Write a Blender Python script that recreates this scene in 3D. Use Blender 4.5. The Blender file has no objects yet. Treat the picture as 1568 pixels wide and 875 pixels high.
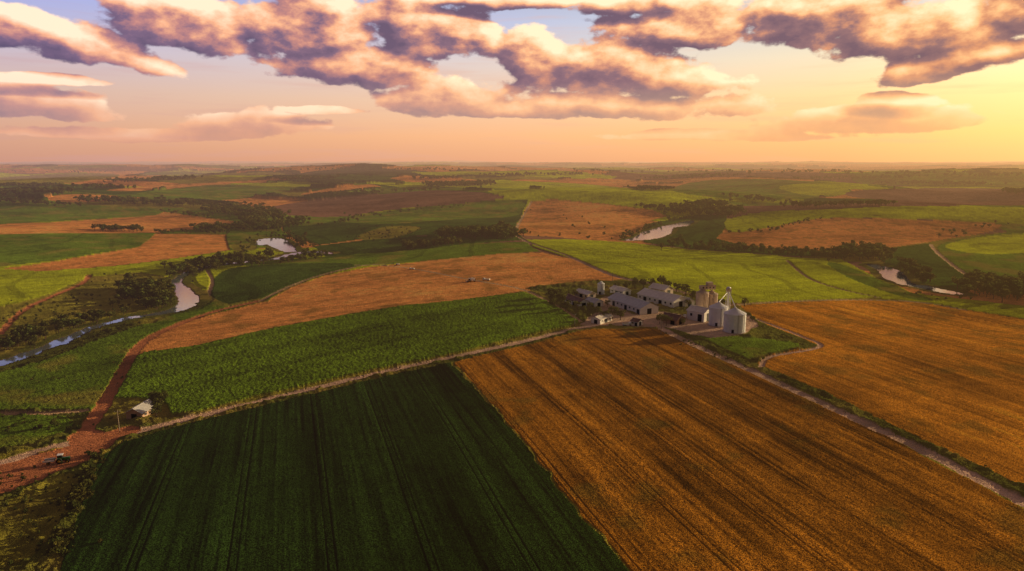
import bpy, bmesh, math, random
import numpy as np
from mathutils import Vector, Matrix
random.seed(5)
sc = bpy.context.scene
FPX=1045.0; PITCH=math.atan(190/1045.0); CAMH=90.0
cp,sp=math.cos(PITCH),math.sin(PITCH)
SUN_AZ=math.radians(64); SUN_EL=math.radians(10)
# ------------------------------------------------------------------ noise
_T=np.random.RandomState(11).rand(8,256,256)
def vnoise(x,y,s=0):
    x=np.asarray(x,float);y=np.asarray(y,float)
    xi=np.floor(x).astype(np.int64);yi=np.floor(y).astype(np.int64)
    fx=x-xi;fy=y-yi;fx=fx*fx*(3-2*fx);fy=fy*fy*(3-2*fy)
    T=_T[s%8];a=xi&255;b=yi&255;a1=(a+1)&255;b1=(b+1)&255
    return (T[a,b]*(1-fx)+T[a1,b]*fx)*(1-fy)+(T[a,b1]*(1-fx)+T[a1,b1]*fx)*fy
def fbm(x,y,o=4,s=0,g=0.5):
    r=0;a=1;t=0
    for i in range(o):
        r=r+a*vnoise(x*2**i+17.3*i,y*2**i+5.1*i,s+i);t+=a;a*=g
    return r/t
def sstep(a,b,x):
    t=np.clip((x-a)/(b-a),0,1);return t*t*(3-2*t)
# ------------------------------------------------------------------ helpers casting image pixel coordinates onto the terrain
def rays(P):
    P=np.asarray(P,float).reshape(-1,2)
    dx=(P[:,0]-784)/FPX;dy=(437.5-P[:,1])/FPX
    D=np.stack([dx,cp+dy*sp,-sp+dy*cp],1)
    return D/np.linalg.norm(D,axis=1)[:,None]
WL=-6.0
def plane_hit(P,z):
    D=rays(P);t=(z-CAMH)/D[:,2];return D[:,:2]*t[:,None]
def catmull(pts,n=6):
    p=np.array(pts,float);p=np.vstack([2*p[0]-p[1],p,2*p[-1]-p[-2]]);out=[]
    for i in range(1,len(p)-2):
        for k in range(n):
            t=k/n
            out.append(0.5*((2*p[i])+(-p[i-1]+p[i+1])*t+(2*p[i-1]-5*p[i]+4*p[i+1]-p[i+2])*t*t+(-p[i-1]+3*p[i]-3*p[i+1]+p[i+2])*t**3))
    out.append(p[-2]);return np.array(out)
RIV=[ # (px,py,halfwidth m)
 [(-160,600,4),(-60,572,4),(30,547,4.2),(60,536,3.2),(95,523,4.0),(130,506,3.0),(165,495,2.6),(200,487,2.8),(245,480,3.5),(275,473,5.2),(290,460,6.2),(281,447,5.8),(270,437,4.3),(272,428,3),(292,416,2.6),(330,406,2.6),(380,401,2.6),(425,396,3.5),(450,389,4.5),(480,386,4.5),(505,388,3)],
 [(402,374,7),(414,367,13),(424,372,13),(436,379,10),(444,385,6)],
 [(962,368,5),(990,364,14),(1006,356,18),(1022,348,9),(1040,345,12),(1058,339,6)],
 [(1335,406,4),(1358,413,8),(1370,424,9),(1385,434,5),(1415,440,6),(1450,447,6),(1470,450,3)],
 [(1160,318,8),(1180,317,14),(1200,318,8)],
]
VAL=[[(1000,368,4),(1040,376,4),(1150,386,4),(1300,396,4),(1340,408,4)],[(1470,450,4),(1560,458,4),(1700,480,4)],[(400,372,4),(390,350,4),(350,330,4)]]
rivW=[]
for r in RIV:
    c=catmull(r,5);xy=plane_hit(c[:,:2],WL);rivW.append(np.column_stack([xy,np.maximum(c[:,2],2)]))
valW=[]
for r in VAL:
    c=catmull(r,3);xy=plane_hit(c[:,:2],WL);valW.append(np.column_stack([xy,c[:,2]]))
def dist_line(x,y,L):
    best=np.full(x.shape,1e9)
    for i in range(len(L)-1):
        ax,ay,aw=L[i];bx,by,bw=L[i+1];vx,vy=bx-ax,by-ay;q=vx*vx+vy*vy+1e-9
        t=np.clip(((x-ax)*vx+(y-ay)*vy)/q,0,1)
        d=np.hypot(x-ax-vx*t,y-ay-vy*t)-(aw+(bw-aw)*t)
        best=np.minimum(best,d)
    return best
GX=np.arange(-1400,1401,8.0);GY=np.arange(0,2401,8.0)
gx,gy=np.meshgrid(GX,GY,indexing='ij')
RG=np.full(gx.shape,1e9)
for L in rivW+valW: RG=np.minimum(RG,dist_line(gx,gy,L))
def rdist(x,y):
    fx=np.clip((x-GX[0])/8,0,len(GX)-1.001);fy=np.clip((y-GY[0])/8,0,len(GY)-1.001)
    i=fx.astype(int);j=fy.astype(int);a=fx-i;b=fy-j
    r=(RG[i,j]*(1-a)+RG[i+1,j]*a)*(1-b)+(RG[i,j+1]*(1-a)+RG[i+1,j+1]*a)*b
    out=np.maximum(np.maximum(np.abs(x)-1400,0),np.maximum(y-2400,-y));return r+np.maximum(out,0)
def hterr(x,y):
    r=np.hypot(x,y)
    A=sstep(380,1500,r)*58
    h=(fbm(x/540+3.1,y/540+8.7,3,1,0.36)-0.46)*A
    h=h+(fbm(x/2300+1.3,y/2300+4.4,3,3)-0.47)*sstep(1400,5000,r)*115
    h=h+(fbm(x/9000+7.3,y/9000+2.4,3,5)-0.42)*sstep(7000,22000,r)*200
    h=h+(fbm(x/110,y/110,2,2)-0.5)*2.2
    k=sstep(2,240,rdist(x,y))
    return WL+(h-WL)*k
def hit(P):
    D=rays(P);n=len(D)
    T=np.geomspace(70,60000,800)
    out=np.zeros((n,3))
    for s in range(0,n,400):
        d=D[s:s+400]
        X=d[:,0:1]*T;Y=d[:,1:2]*T;Z=CAMH+d[:,2:3]*T
        G=Z-hterr(X,Y);neg=G<0
        idx=np.where(neg.any(1),neg.argmax(1),len(T)-1);idx=np.maximum(idx,1)
        m=np.arange(len(d));g0=G[m,idx-1];g1=G[m,idx]
        f=np.where(g1<0,g0/(g0-g1+1e-9),1.0)
        t=T[idx-1]+(T[idx]-T[idx-1])*f
        out[s:s+400,0]=d[:,0]*t;out[s:s+400,1]=d[:,1]*t
    out[:,2]=hterr(out[:,0],out[:,1]);return out
def P3(px,py): return Vector(hit([(px,py)])[0])
# ------------------------------------------------------------------ terrain sheet
az_f=np.arange(-41,41.001,0.062)
az=np.radians(np.concatenate([np.arange(-180,-41,1.5),az_f,np.arange(42.2,179.9,1.5)]))
th=np.radians(np.concatenate([[89.5,75,60,50,43,38],np.arange(34.5,3.0,-0.052),np.arange(3.0,0.086,-0.014)]))
R=CAMH/np.tan(th)
AA,RR=np.meshgrid(az,R)
X=(RR*np.sin(AA)).ravel();Y=(RR*np.cos(AA)).ravel();Rr=RR.ravel()
nr,nc=RR.shape
N=X.size
Z=hterr(X,Y)
hz=Z.copy()
# palette: albedo, crop height, roughness amp, row azimuth, streak, tramlines
TY={
 'soy':((.017,.041,.006),.45,.06,-18,1.1,1),
 'wheat':((.39,.158,.014),.4,.07,-18,.85,1),
 'gold':((.64,.255,.022),.35,.07,-18,.60,1),
 'tan':((.80,.330,.095),.12,.05,60,.28,0),
 'tan2':((.68,.275,.080),.12,.05,75,.28,0),
 'cane':((.140,.240,.013),1.3,.20,48,.32,0),
 'yg':((.42,.48,.014),.8,.14,60,.28,0),
 'green':((.135,.225,.016),.6,.14,30,.25,0),
 'dgreen':((.062,.115,.015),.6,.12,20,.2,0),
 'meadow':((.25,.225,.030),.2,.12,0,.1,0),
 'scrub':((.110,.122,.019),.3,.22,0,.1,0),
 'plough':((.235,.120,.080),.05,.05,80,.2,0),
 'road':((.66,.43,.31),0,.012,0,0,0),
 'red':((.52,.19,.085),0,.02,0,0,0),
 'yard':((.56,.38,.28),0,.02,0,0,0),
 'track':((.56,.37,.21),.05,.03,0,0,0),
 'mud':((.14,.10,.06),0,.02,0,0,0),
 'wood':((.055,.072,.020),7,1.5,0,0,0),
}
names=list(TY);ID={n:i for i,n in enumerate(names)}
ty=np.full(N,ID['meadow'],np.int16)
wx=X+(fbm(X/6,Y/6,2,4)-.5)*2.2+(vnoise(X/60,Y/60,6)-.5)*4
wy=Y+(fbm(X/6+50,Y/6,2,4)-.5)*2.2+(vnoise(X/60+9,Y/60,6)-.5)*4
def patch(cs,seed,sel,rot):
    rs=np.random.RandomState(seed);J=rs.rand(128,128,2);C=rs.rand(128,128)
    x=X[sel]+(fbm(X[sel]/900,Y[sel]/900,2,3)-.5)*cs*1.6;y=Y[sel]+(fbm(X[sel]/900+30,Y[sel]/900,2,3)-.5)*cs*1.6
    c,s=math.cos(rot),math.sin(rot);u=(x*c-y*s)/(cs*1.5);v=(x*s+y*c)/cs
    ui=np.floor(u).astype(int);vi=np.floor(v).astype(int)
    b1=np.full(u.shape,9.);b2=b1.copy();cc=np.zeros(u.shape)
    for i in(-1,0,1):
        for j in(-1,0,1):
            a=(ui+i)&127;b=(vi+j)&127
            d=np.maximum(abs(ui+i+J[a,b,0]-u),abs(vi+j+J[a,b,1]-v))
            nb=d<b1;b2=np.where(nb,b1,np.minimum(b2,d));cc=np.where(nb,C[a,b],cc);b1=np.where(nb,d,b1)
    return cc,(b2-b1)*cs
PAL=['green','yg','tan2','dgreen','tan','meadow','plough','yg','tan','yg','green','tan2']
for cs,seed,lo,hi in((300,3,560,3200),(620,8,3200,9000),(1500,5,9000,1e6)):
    sel=np.where((Rr>lo)&(Rr<=hi)&(np.abs(AA.ravel())<0.95))[0]
    cc,e=patch(cs,seed,sel,0.35)
    k=(cc*12).astype(int);pal=np.array([ID[p] for p in PAL]);t=pal[k]
    w=(vnoise(X[sel]/(cs*1.1)+3,Y[sel]/(cs*1.1),2)>.58)&(e<cs*.07)
    w|=(fbm(X[sel]/(cs*1.3)+13,Y[sel]/(cs*1.3),3,5)>.75)
    t=np.where(w&(Rr[sel]>1700),ID['wood'],t);ty[sel]=t
def densify(p,step=9,closed=True):
    p=np.array(p,float);q=np.vstack([p,p[:1]]) if closed else p;o=[]
    for a,b in zip(q[:-1],q[1:]):
        n=max(1,int(np.hypot(*(b-a))/step))
        for k in range(n): o.append(a+(b-a)*k/n)
    if not closed:o.append(q[-1])
    return np.array(o)
def chaikin(p,it=2):
    p=np.array(p,float)
    for _ in range(it):
        n=np.roll(p,-1,0);p=np.stack([p*.8+n*.2,p*.2+n*.8],1).reshape(-1,2)
    return p
def poly(t,pts,s=0):
    p=chaikin(pts) if s else np.array(pts,float)
    w=hit(densify(p))[:,:2]
    x0,y0=w.min(0)-5;x1,y1=w.max(0)+5
    sel=np.where((wx>x0)&(wx<x1)&(wy>y0)&(wy<y1))[0]
    if not len(sel):return
    x=wx[sel];y=wy[sel];ins=np.zeros(len(sel),bool)
    a=w;b=np.roll(w,-1,0)
    for i in range(len(w)):
        ax,ay=a[i];bx,by=b[i]
        if ay==by:continue
        c=((ay>y)!=(by>y))
        xi=ax+(y-ay)*(bx-ax)/(by-ay)
        ins^=c&(x<xi)
    ty[sel[ins]]=ID[t]
def stroke(t,pts,hw,cat=True,warp=True):
    p=catmull(pts,6) if cat else densify(pts,9,False)
    w=hit(p)[:,:2];L=np.column_stack([w,np.full(len(w),hw)])
    x0,y0=w.min(0)-hw-4;x1,y1=w.max(0)+hw+4
    sel=np.where((X>x0)&(X<x1)&(Y>y0)&(Y<y1))[0]
    if not len(sel):return
    nx=X[sel]+(vnoise(X[sel]/2.5,Y[sel]/2.5,1)-.5)*hw*.4;ny=Y[sel]+(vnoise(X[sel]/2.5+7,Y[sel]/2.5,1)-.5)*hw*.4
    d=dist_line(nx,ny,L);ty[sel[d<0]]=ID[t]
# distant named fields
poly('tan',[(60,306),(100,297),(190,300),(160,309),(110,311)],1)
poly('tan',[(150,292),(280,282),(420,275),(455,277),(330,285),(200,294)],1)
poly('green',[(195,297),(330,282),(470,283),(430,298),(340,308),(230,309)],1)
poly('yg',[(330,281),(470,280),(500,286),(420,287)],1)
poly('tan',[(450,299),(520,286),(570,282),(590,288),(500,298)],1)
poly('tan',[(890,272),(985,277),(990,287),(910,281)],1)
poly('green',[(520,296),(620,286),(730,285),(740,292),(650,292),(560,300)],1)
poly('yg',[(590,283),(760,276),(900,282),(990,292),(860,290),(740,289)],1)
poly('green',[(1020,292),(1060,278),(1150,273),(1290,281),(1310,298),(1200,308),(1080,303)],1)
poly('yg',[(1180,287),(1250,279),(1300,284),(1300,300),(1230,300)],1)
poly('plough',[(1300,292),(1420,288),(1600,290),(1600,316),(1430,314),(1290,301)],1)
poly('plough',[(1080,266),(1200,262),(1290,266),(1180,271)],1)
poly('green',[(1300,270),(1450,264),(1600,268),(1600,288),(1420,286),(1310,282)],1)
poly('meadow',[(-60,276),(120,264),(200,268),(100,282),(-60,292)],1)
poly('plough',[(405,318),(470,308),(560,300),(660,291),(740,295),(785,303),(700,313),(600,321),(520,334),(430,330)],1)
poly('yg',[(735,292),(860,289),(960,296),(1060,304),(1125,317),(1030,327),(990,319),(900,309),(810,304),(770,301)],1)
# mid left
poly('green',[(0,308),(60,308),(150,315),(245,325),(200,333),(100,339),(-80,348),(-80,306)])
poly('green',[(210,318),(300,320),(420,335),(440,362),(420,380),(345,385),(250,360)])
poly('tan',[(20,346),(120,338),(240,331),(250,324),(320,335),(380,342),(330,350),(200,357),(40,358)],1)
poly('green',[(-80,360),(245,357),(212,379),(80,401),(-80,418)])
poly('tan2',[(0,413),(80,402),(212,379),(240,358),(345,360),(350,384),(270,396),(170,409),(60,417)])
poly('tan',[(215,380),(243,359),(343,360),(347,384)])
poly('yg',[(-80,422),(60,417),(132,417),(137,428),(60,456),(-80,492)])
poly('meadow',[(-80,492),(60,456),(140,425),(215,418),(260,425),(250,470),(180,487),(100,512),(-80,560)])
poly('meadow',[(345,375),(385,372),(395,382),(360,388)],1)
# centre
poly('dgreen',[(430,345),(470,347),(560,331),(650,320),(740,308),(808,306),(797,335),(785,353),(690,360),(560,366),(490,376),(440,362)])
poly('green',[(500,340),(600,322),(740,309),(806,307),(797,333),(700,336),(600,345)],1)
poly('meadow',[(540,364),(590,346),(650,348),(620,362),(568,372)],1)
poly('dgreen',[(480,378),(560,368),(680,360),(790,356),(805,368),(720,374),(640,383),(500,395)])
poly('tan',[(812,308),(850,306),(920,312),(1000,322),(1022,332),(985,340),(965,354),(920,361),(850,363),(790,360),(797,335)])
poly('green',[(320,408),(500,394),(640,383),(720,374),(805,371),(828,386),(760,391),(640,402),(540,409),(400,408)])
poly('dgreen',[(318,432),(345,412),(420,405),(530,403),(548,409),(485,426),(440,442),(410,460),(350,470),(322,452)],1)
poly('green',[(290,470),(322,452),(350,468),(410,456),(430,450),(410,464),(330,482),(262,500),(232,512),(215,505)])
poly('tan',[(205,546),(232,512),(262,499),(330,480),(412,462),(450,440),(500,422),(560,410),(640,402),(760,390),(830,387),(885,399),(955,427),(930,432),(800,446),(700,461),(600,471),(500,488),(400,506),(300,530)])
poly('scrub',[(800,441),(870,433),(945,431),(895,447),(830,449)])
poly('cane',[(168,614),(200,552),(215,542),(300,531),(420,505),(520,487),(620,470),(700,462),(800,449),(850,468),(888,490),(880,499),(780,521),(690,545),(600,563),(500,585),(400,607),(300,633),(262,638),(243,614)])
# right
poly('dgreen',[(985,345),(1060,330),(1115,330),(1110,352),(1095,366),(1150,379),(1250,386),(1300,395),(1200,392),(1060,382),(985,372)])
poly('yg',[(1108,338),(1160,325),(1260,321),(1400,315),(1640,320),(1640,347),(1400,336),(1260,333),(1180,349),(1125,358),(1110,352)],1)
poly('tan2',[(1092,366),(1180,350),(1260,333),(1400,337),(1545,343),(1505,358),(1420,371),(1340,383),(1240,386),(1150,379)],1)
poly('green',[(1425,375),(1510,360),(1640,345),(1640,440),(1500,430),(1450,400)],1)
poly('yg',[(1430,378),(1510,361),(1640,355),(1640,385),(1500,392)],1)
poly('dgreen',[(1330,385),(1420,373),(1445,398),(1490,432),(1480,445),(1410,440),(1360,405)])
poly('yg',[(805,368),(870,367),(960,372),(1060,383),(1190,392),(1250,402),(1310,425),(1347,456),(1250,461),(1130,465),(1080,456),(1000,436),(940,423),(880,398),(820,379)])
poly('yg',[(1186,393),(1290,398),(1330,420),(1400,450),(1470,458),(1640,478),(1640,500),(1480,476),(1400,462),(1345,458),(1240,430)])
poly('green',[(1262,402),(1290,405),(1370,440),(1440,462),(1400,462),(1300,430)],1)
poly('gold',[(1128,469),(1200,464),(1300,460),(1400,463),(1480,476),(1568,490),(1750,515),(2100,800),(1568,755),(1450,698),(1350,652),(1250,603),(1165,560),(1180,546),(1255,531),(1200,512),(1160,490)])
# farm ground
poly('scrub',[(832,448),(870,441),(915,430),(1000,433),(1080,456),(1130,466),(1165,495),(1258,531),(1178,548),(1155,565),(1080,535),(1010,503),(890,497),(850,470)])
poly('green',[(1060,515),(1160,520),(1240,530),(1175,545),(1150,556),(1085,534)],1)
poly('yard',[(885,499),(900,487),(918,476),(945,484),(985,480),(1010,477),(1050,484),(1062,474),(1095,474),(1148,484),(1164,500),(1135,514),(1090,520),(1060,514),(1030,504),(1000,502),(940,499)])
poly('yard',[(905,470),(925,455),(940,458),(965,482),(940,488)])
# foreground
poly('green',[(-80,575),(60,550),(120,532),(200,500),(262,492),(232,512),(212,528),(192,560),(160,610),(135,645),(60,640),(-80,640)])
poly('scrub',[(-80,560),(0,552),(60,545),(130,512),(200,492),(215,500),(140,525),(60,556),(-80,590)])
poly('scrub',[(-80,632),(130,630),(140,652),(120,675),(-80,715)])
poly('green',[(-80,640),(90,640),(110,655),(60,680),(-80,700)],1)
poly('scrub',[(-300,735),(0,712),(130,680),(190,672),(150,705),(125,775),(85,880),(0,1150),(-700,1150)])
poly('meadow',[(0,770),(90,730),(120,735),(95,800),(40,860),(-60,900)],1)
poly('red',[(-120,730),(0,712),(100,684),(160,672),(185,670),(140,706),(100,722),(60,738),(0,758),(-120,790)])
poly('scrub',[(140,665),(150,645),(200,640),(262,637),(300,636),(200,662)])
poly('soy',[(193,674),(300,645),(400,618),(500,594),(600,571),(688,556),(740,612),(800,682),(880,782),(968,882),(1170,1150),(-120,1150),(80,882),(122,775),(150,706)])
poly('wheat',[(692,554),(800,531),(892,506),(990,503),(1012,508),(1060,532),(1150,570),(1250,616),(1350,666),(1450,718),(1568,782),(1720,870),(2100,1150),(1176,1150),(972,882),(884,782),(804,682),(744,612)])
# verges, tracks and dirt roads
stroke('scrub',[(1012,503),(1060,518),(1150,559),(1250,602),(1350,651),(1450,699),(1568,755),(1750,838)],3.4)
stroke('scrub',[(200,670),(300,642),(420,614),(520,590),(620,567),(700,550),(890,504)],3.6)
stroke('road',[(-160,750),(0,709),(60,691),(120,677),(200,664),(260,649),(330,632),(420,610),(520,586),(620,563),(700,546),(800,524),(890,502),(940,494),(985,489)],2.3)
stroke('road',[(975,488),(1005,500),(1040,518),(1080,537),(1180,582),(1300,638),(1420,694),(1568,771),(1750,860)],2.4)
stroke('red',[(120,678),(138,652),(160,618),(178,588),(198,552),(214,530),(240,512),(290,491),(340,475),(400,461)],2.8)
stroke('track',[(400,461),(440,441),(490,423),(550,409),(600,405)],1.6)
stroke('track',[(545,407),(600,408),(650,415),(700,425),(740,432),(800,444),(850,468),(888,493)],1.5)
stroke('road',[(790,362),(815,374),(870,393),(940,423),(1000,436),(1075,457)],1.8)
stroke('track',[(815,308),(802,330),(790,352),(790,362)],2.2)
stroke('track',[(1100,470),(1180,464),(1300,460),(1400,463),(1480,476)],1.3)
stroke('red',[(0,512),(25,485),(50,468),(90,450),(125,435),(138,422)],2.0)
stroke('track',[(0,634),(60,634),(130,630)],1.6)
stroke('track',[(1495,432),(1460,408),(1432,385),(1425,375)],2.0)
stroke('track',[(318,455),(325,432),(318,415)],1.5)
stroke('track',[(1205,400),(1240,428),(1290,445),(1345,457)],1.5)
stroke('road',[(1165,562),(1180,547),(1255,532),(1225,515),(1160,490)],1.2)
stroke('red',[(130,668),(150,670),(190,662)],5)
# river banks
chan=np.full(N,1e9)
sel=np.where((Rr<2600)&(Y>0)&(rdist(X,Y)<30))[0]
def rexact(x,y):
    b=np.full(x.shape,1e9)
    for L in rivW: b=np.minimum(b,dist_line(x+(vnoise(x/5,y/5,3)-.5)*3,y+(vnoise(x/5+7,y/5,3)-.5)*3,L))
    return b
chan[sel]=rexact(X[sel],Y[sel])
ty[(chan<8)&(chan>=1.0)]=ID['scrub'];ty[chan<1.0]=ID['mud']
# colours + crop relief
alb=np.array([TY[n][0] for n in names])[ty]
hgt=np.array([TY[n][1] for n in names])[ty];rg=np.array([TY[n][2] for n in names])[ty]
rowa=np.radians(np.array([TY[n][3] for n in names],float))[ty]
stk=np.array([TY[n][4] for n in names])[ty];tram=np.array([TY[n][5] for n in names])[ty]
u=X*np.cos(rowa)-Y*np.sin(rowa);v=X*np.sin(rowa)+Y*np.cos(rowa)
s1=fbm(u/1.3,v/55,3,2,.6)-.5;s2=fbm(u/6,v/160+3,2,5)-.5
big=fbm(X/70,Y/70,4,6)-.5;mid=fbm(X/9,Y/9,3,7)-.5
m=1+stk*(s1*1.6+s2*1.4)+big*1.1+mid*.5*(1+(ty==ID['scrub'])+(ty==ID['meadow']))
band=np.abs(((hz+ (fbm(X/90,Y/90,2,3)-.5)*1.5)*0.45)%1-.5)
cb=(band<.05)&np.isin(ty,[ID['yg'],ID['green'],ID['dgreen'],ID['tan2']])&(Rr>450)&(Rr<2200)
m=np.where(cb,m*.72,m)
tl=np.abs(((u+6)%21.5)-10.75)
tr=(np.abs(tl-.95)<.20)&(tram>0)
m=np.where(tr,m*.74,m)
alb=alb*np.clip(m,.25,2.0)[:,None]
w1=sstep(.58,.74,fbm(X/16+9,Y/16,4,1))[:,None]*.45
ripe=np.isin(ty,[ID['wheat'],ID['tan'],ID['gold'],ID['tan2']])[:,None]
alb=np.where(ripe,alb*(1-w1)+np.array([.15,.12,.02])*w1,alb)
w2=sstep(.5,.75,fbm(X/24+30,Y/24,4,3))[:,None]*.6
grs=np.isin(ty,[ID['scrub'],ID['meadow'],ID['green']])[:,None]
alb=np.where(grs,alb*(1-w2)+np.array([.32,.24,.05])*w2,alb)
alb=np.minimum(alb,.85)
far=1-sstep(500,1300,Rr)
jit=np.random.RandomState(2).rand(N)-.5
rough=(fbm(X/.9,Y/.9,2,0)-.5)*2.2+jit*.5+stk*s1*3.0
cl=np.where(np.isin(ty,[ID['scrub'],ID['meadow']]),np.maximum(fbm(X/5,Y/5,3,6)-.5,0)*5*rg/.2*.6,0)
Z=Z+hgt*np.where(ty==ID['wood'],.6+fbm(X/60,Y/60,2,1),1)+rough*rg*np.where(ty==ID['wood'],1,far)+cl*far
Z=np.where(tr,Z-.10*far,Z)
Z=np.where(chan<0,WL-1.3,np.where(chan<10,np.minimum(Z,WL+.02+np.maximum(chan,0)*.035+rough*.03),Z))
def big_mesh(name,V,F,cols,mat,smooth=True):
    me=bpy.data.meshes.new(name)
    me.vertices.add(len(V));me.vertices.foreach_set('co',np.ascontiguousarray(V,dtype=np.float32).ravel())
    me.loops.add(F.size);me.loops.foreach_set('vertex_index',np.ascontiguousarray(F,dtype=np.int32).ravel())
    me.polygons.add(len(F));me.polygons.foreach_set('loop_start',np.arange(len(F),dtype=np.int32)*4)
    me.update(calc_edges=True)
    if cols is not None:
        a=me.attributes.new('albedo','FLOAT_COLOR','POINT')
        a.data.foreach_set('color',np.column_stack([cols,np.ones(len(cols))]).astype(np.float32).ravel())
    me.polygons.foreach_set('use_smooth',np.full(len(F),smooth))
    me.materials.append(mat)
    return me
# ------------------------------------------------------------------ material helpers
def newmat(name):
    m=bpy.data.materials.new(name);m.use_nodes=True;nt=m.node_tree
    for n in list(nt.nodes):nt.nodes.remove(n)
    return m,nt
def mth(nt,op,a,b=None,c=None,clamp=False):
    n=nt.nodes.new('ShaderNodeMath');n.operation=op;n.use_clamp=clamp
    for i,v_ in enumerate((a,b,c)):
        if v_ is None:continue
        if isinstance(v_,(int,float)):n.inputs[i].default_value=v_
        else:nt.links.new(v_,n.inputs[i])
    return n.outputs[0]
def vmth(nt,op,a,b=None,scale=None):
    n=nt.nodes.new('ShaderNodeVectorMath');n.operation=op
    for i,v_ in enumerate((a,b)):
        if v_ is None:continue
        if isinstance(v_,tuple):n.inputs[i].default_value=v_
        else:nt.links.new(v_,n.inputs[i])
    return n.outputs[0]
def mixc(nt,f,a,b,bt='MIX'):
    n=nt.nodes.new('ShaderNodeMix');n.data_type='RGBA';n.blend_type=bt
    for s,v_ in((n.inputs[0],f),(n.inputs[6],a),(n.inputs[7],b)):
        if isinstance(v_,(int,float)):s.default_value=v_
        elif isinstance(v_,tuple):s.default_value=v_ if len(v_)==4 else v_+(1,)
        else:nt.links.new(v_,s)
    return n.outputs[2]
def haze_out(nt,shader):  # distance haze painted into the material: warm emission grows away from the origin
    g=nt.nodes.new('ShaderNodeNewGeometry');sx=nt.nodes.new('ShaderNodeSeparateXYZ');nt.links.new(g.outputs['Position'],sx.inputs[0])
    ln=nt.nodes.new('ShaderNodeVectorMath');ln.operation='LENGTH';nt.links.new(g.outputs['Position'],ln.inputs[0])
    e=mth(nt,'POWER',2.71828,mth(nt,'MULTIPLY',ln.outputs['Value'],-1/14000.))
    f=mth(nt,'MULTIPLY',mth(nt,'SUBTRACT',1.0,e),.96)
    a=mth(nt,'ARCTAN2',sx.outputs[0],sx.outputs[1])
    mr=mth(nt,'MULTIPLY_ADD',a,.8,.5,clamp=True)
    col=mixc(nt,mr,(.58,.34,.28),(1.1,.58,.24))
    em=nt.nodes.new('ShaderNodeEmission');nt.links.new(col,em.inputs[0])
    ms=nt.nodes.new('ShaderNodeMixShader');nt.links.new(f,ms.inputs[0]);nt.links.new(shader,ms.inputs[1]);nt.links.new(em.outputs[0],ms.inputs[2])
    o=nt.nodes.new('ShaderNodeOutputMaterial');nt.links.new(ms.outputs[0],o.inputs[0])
# ground
gm,nt=newmat('farmland_soil_and_crops')
at=nt.nodes.new('ShaderNodeAttribute');at.attribute_name='albedo'
tc=nt.nodes.new('ShaderNodeTexCoord')
def noise(nt,sc_,det=4,rough_=.6,vec=None,out='Fac'):
    n=nt.nodes.new('ShaderNodeTexNoise');n.inputs['Scale'].default_value=sc_;n.inputs['Detail'].default_value=det;n.inputs['Roughness'].default_value=rough_
    nt.links.new(vec if vec is not None else tc.outputs['Object'],n.inputs['Vector']);return n.outputs[out]
n1=noise(nt,2.2,4,.7);n2=noise(nt,.22,3)
f=mth(nt,'MULTIPLY',mth(nt,'MULTIPLY_ADD',n1,1.9,.05),mth(nt,'MULTIPLY_ADD',n2,1.0,.5))
cc=nt.nodes.new('ShaderNodeCombineColor');[nt.links.new(f,cc.inputs[i]) for i in range(3)]
col=mixc(nt,1.0,at.outputs['Color'],cc.outputs[0],'MULTIPLY')
df=nt.nodes.new('ShaderNodeBsdfDiffuse');nt.links.new(col,df.inputs[0]);df.inputs['Roughness'].default_value=.3
# leaves and stems stand upright: tilt the micro normals of the crop canopy
geo=nt.nodes.new('ShaderNodeNewGeometry')
tv=vmth(nt,'MULTIPLY',vmth(nt,'SUBTRACT',noise(nt,3.5,2,.75,out='Color'),(.5,.5,.5)),(8,8,0))
nrm=vmth(nt,'NORMALIZE',vmth(nt,'ADD',geo.outputs['Normal'],tv))
nt.links.new(nrm,df.inputs['Normal'])
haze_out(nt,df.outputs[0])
i0=np.arange(nr-1)[:,None]*nc+np.arange(nc)[None,:]
j=(np.arange(nc)+1)%nc
i1=np.arange(nr-1)[:,None]*nc+j[None,:]
F=np.stack([i0,i0+nc,i1+nc,i1],-1).reshape(-1,4)[:, ::-1]
V0=np.column_stack([X,Y,Z]);q=F[F.shape[0]//2]
if np.cross(V0[q[1]]-V0[q[0]],V0[q[2]]-V0[q[0]])[2]<0: F=F[:,::-1]
me=big_mesh('ground',V0,F,alb,gm)
ground=bpy.data.objects.new('ground_farmland',me);sc.collection.objects.link(ground)
# ------------------------------------------------------------------ water: one level sheet in the carved channels
wm,nt=newmat('river_water')
pb=nt.nodes.new('ShaderNodeBsdfPrincipled');pb.inputs['Base Color'].default_value=(.16,.18,.20,1);pb.inputs['Roughness'].default_value=.05;pb.inputs['IOR'].default_value=3.0
tc=nt.nodes.new('ShaderNodeTexCoord');b=nt.nodes.new('ShaderNodeBump');b.inputs['Strength'].default_value=.3;b.inputs['Distance'].default_value=.1
nt.links.new(noise(nt,.5,3),b.inputs['Height']);nt.links.new(b.outputs[0],pb.inputs['Normal'])
o=nt.nodes.new('ShaderNodeOutputMaterial');nt.links.new(pb.outputs[0],o.inputs[0])
cs=3.0
GXf=np.arange(-800,800,cs);GYf=np.arange(120,1500,cs)
qx,qy=np.meshgrid(GXf,GYf,indexing='ij')
rd=rdist(qx,qy);mk=rd<14
dd=np.full(qx.shape,1e9);dd[mk]=rexact(qx[mk],qy[mk])
keep=dd<4.5
ii,jj=np.where(keep[:-1,:-1])
idx=np.full(qx.shape,-1,int)
for a,b_ in((0,0),(1,0),(1,1),(0,1)): idx[ii+a,jj+b_]=0
vi=np.where(idx.ravel()>=0)[0];lut=np.full(qx.size,-1,int);lut[vi]=np.arange(len(vi));nJ=qx.shape[1]
Fw=np.stack([lut[(ii+a)*nJ+jj+b_] for a,b_ in((0,0),(1,0),(1,1),(0,1))],-1)
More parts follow.
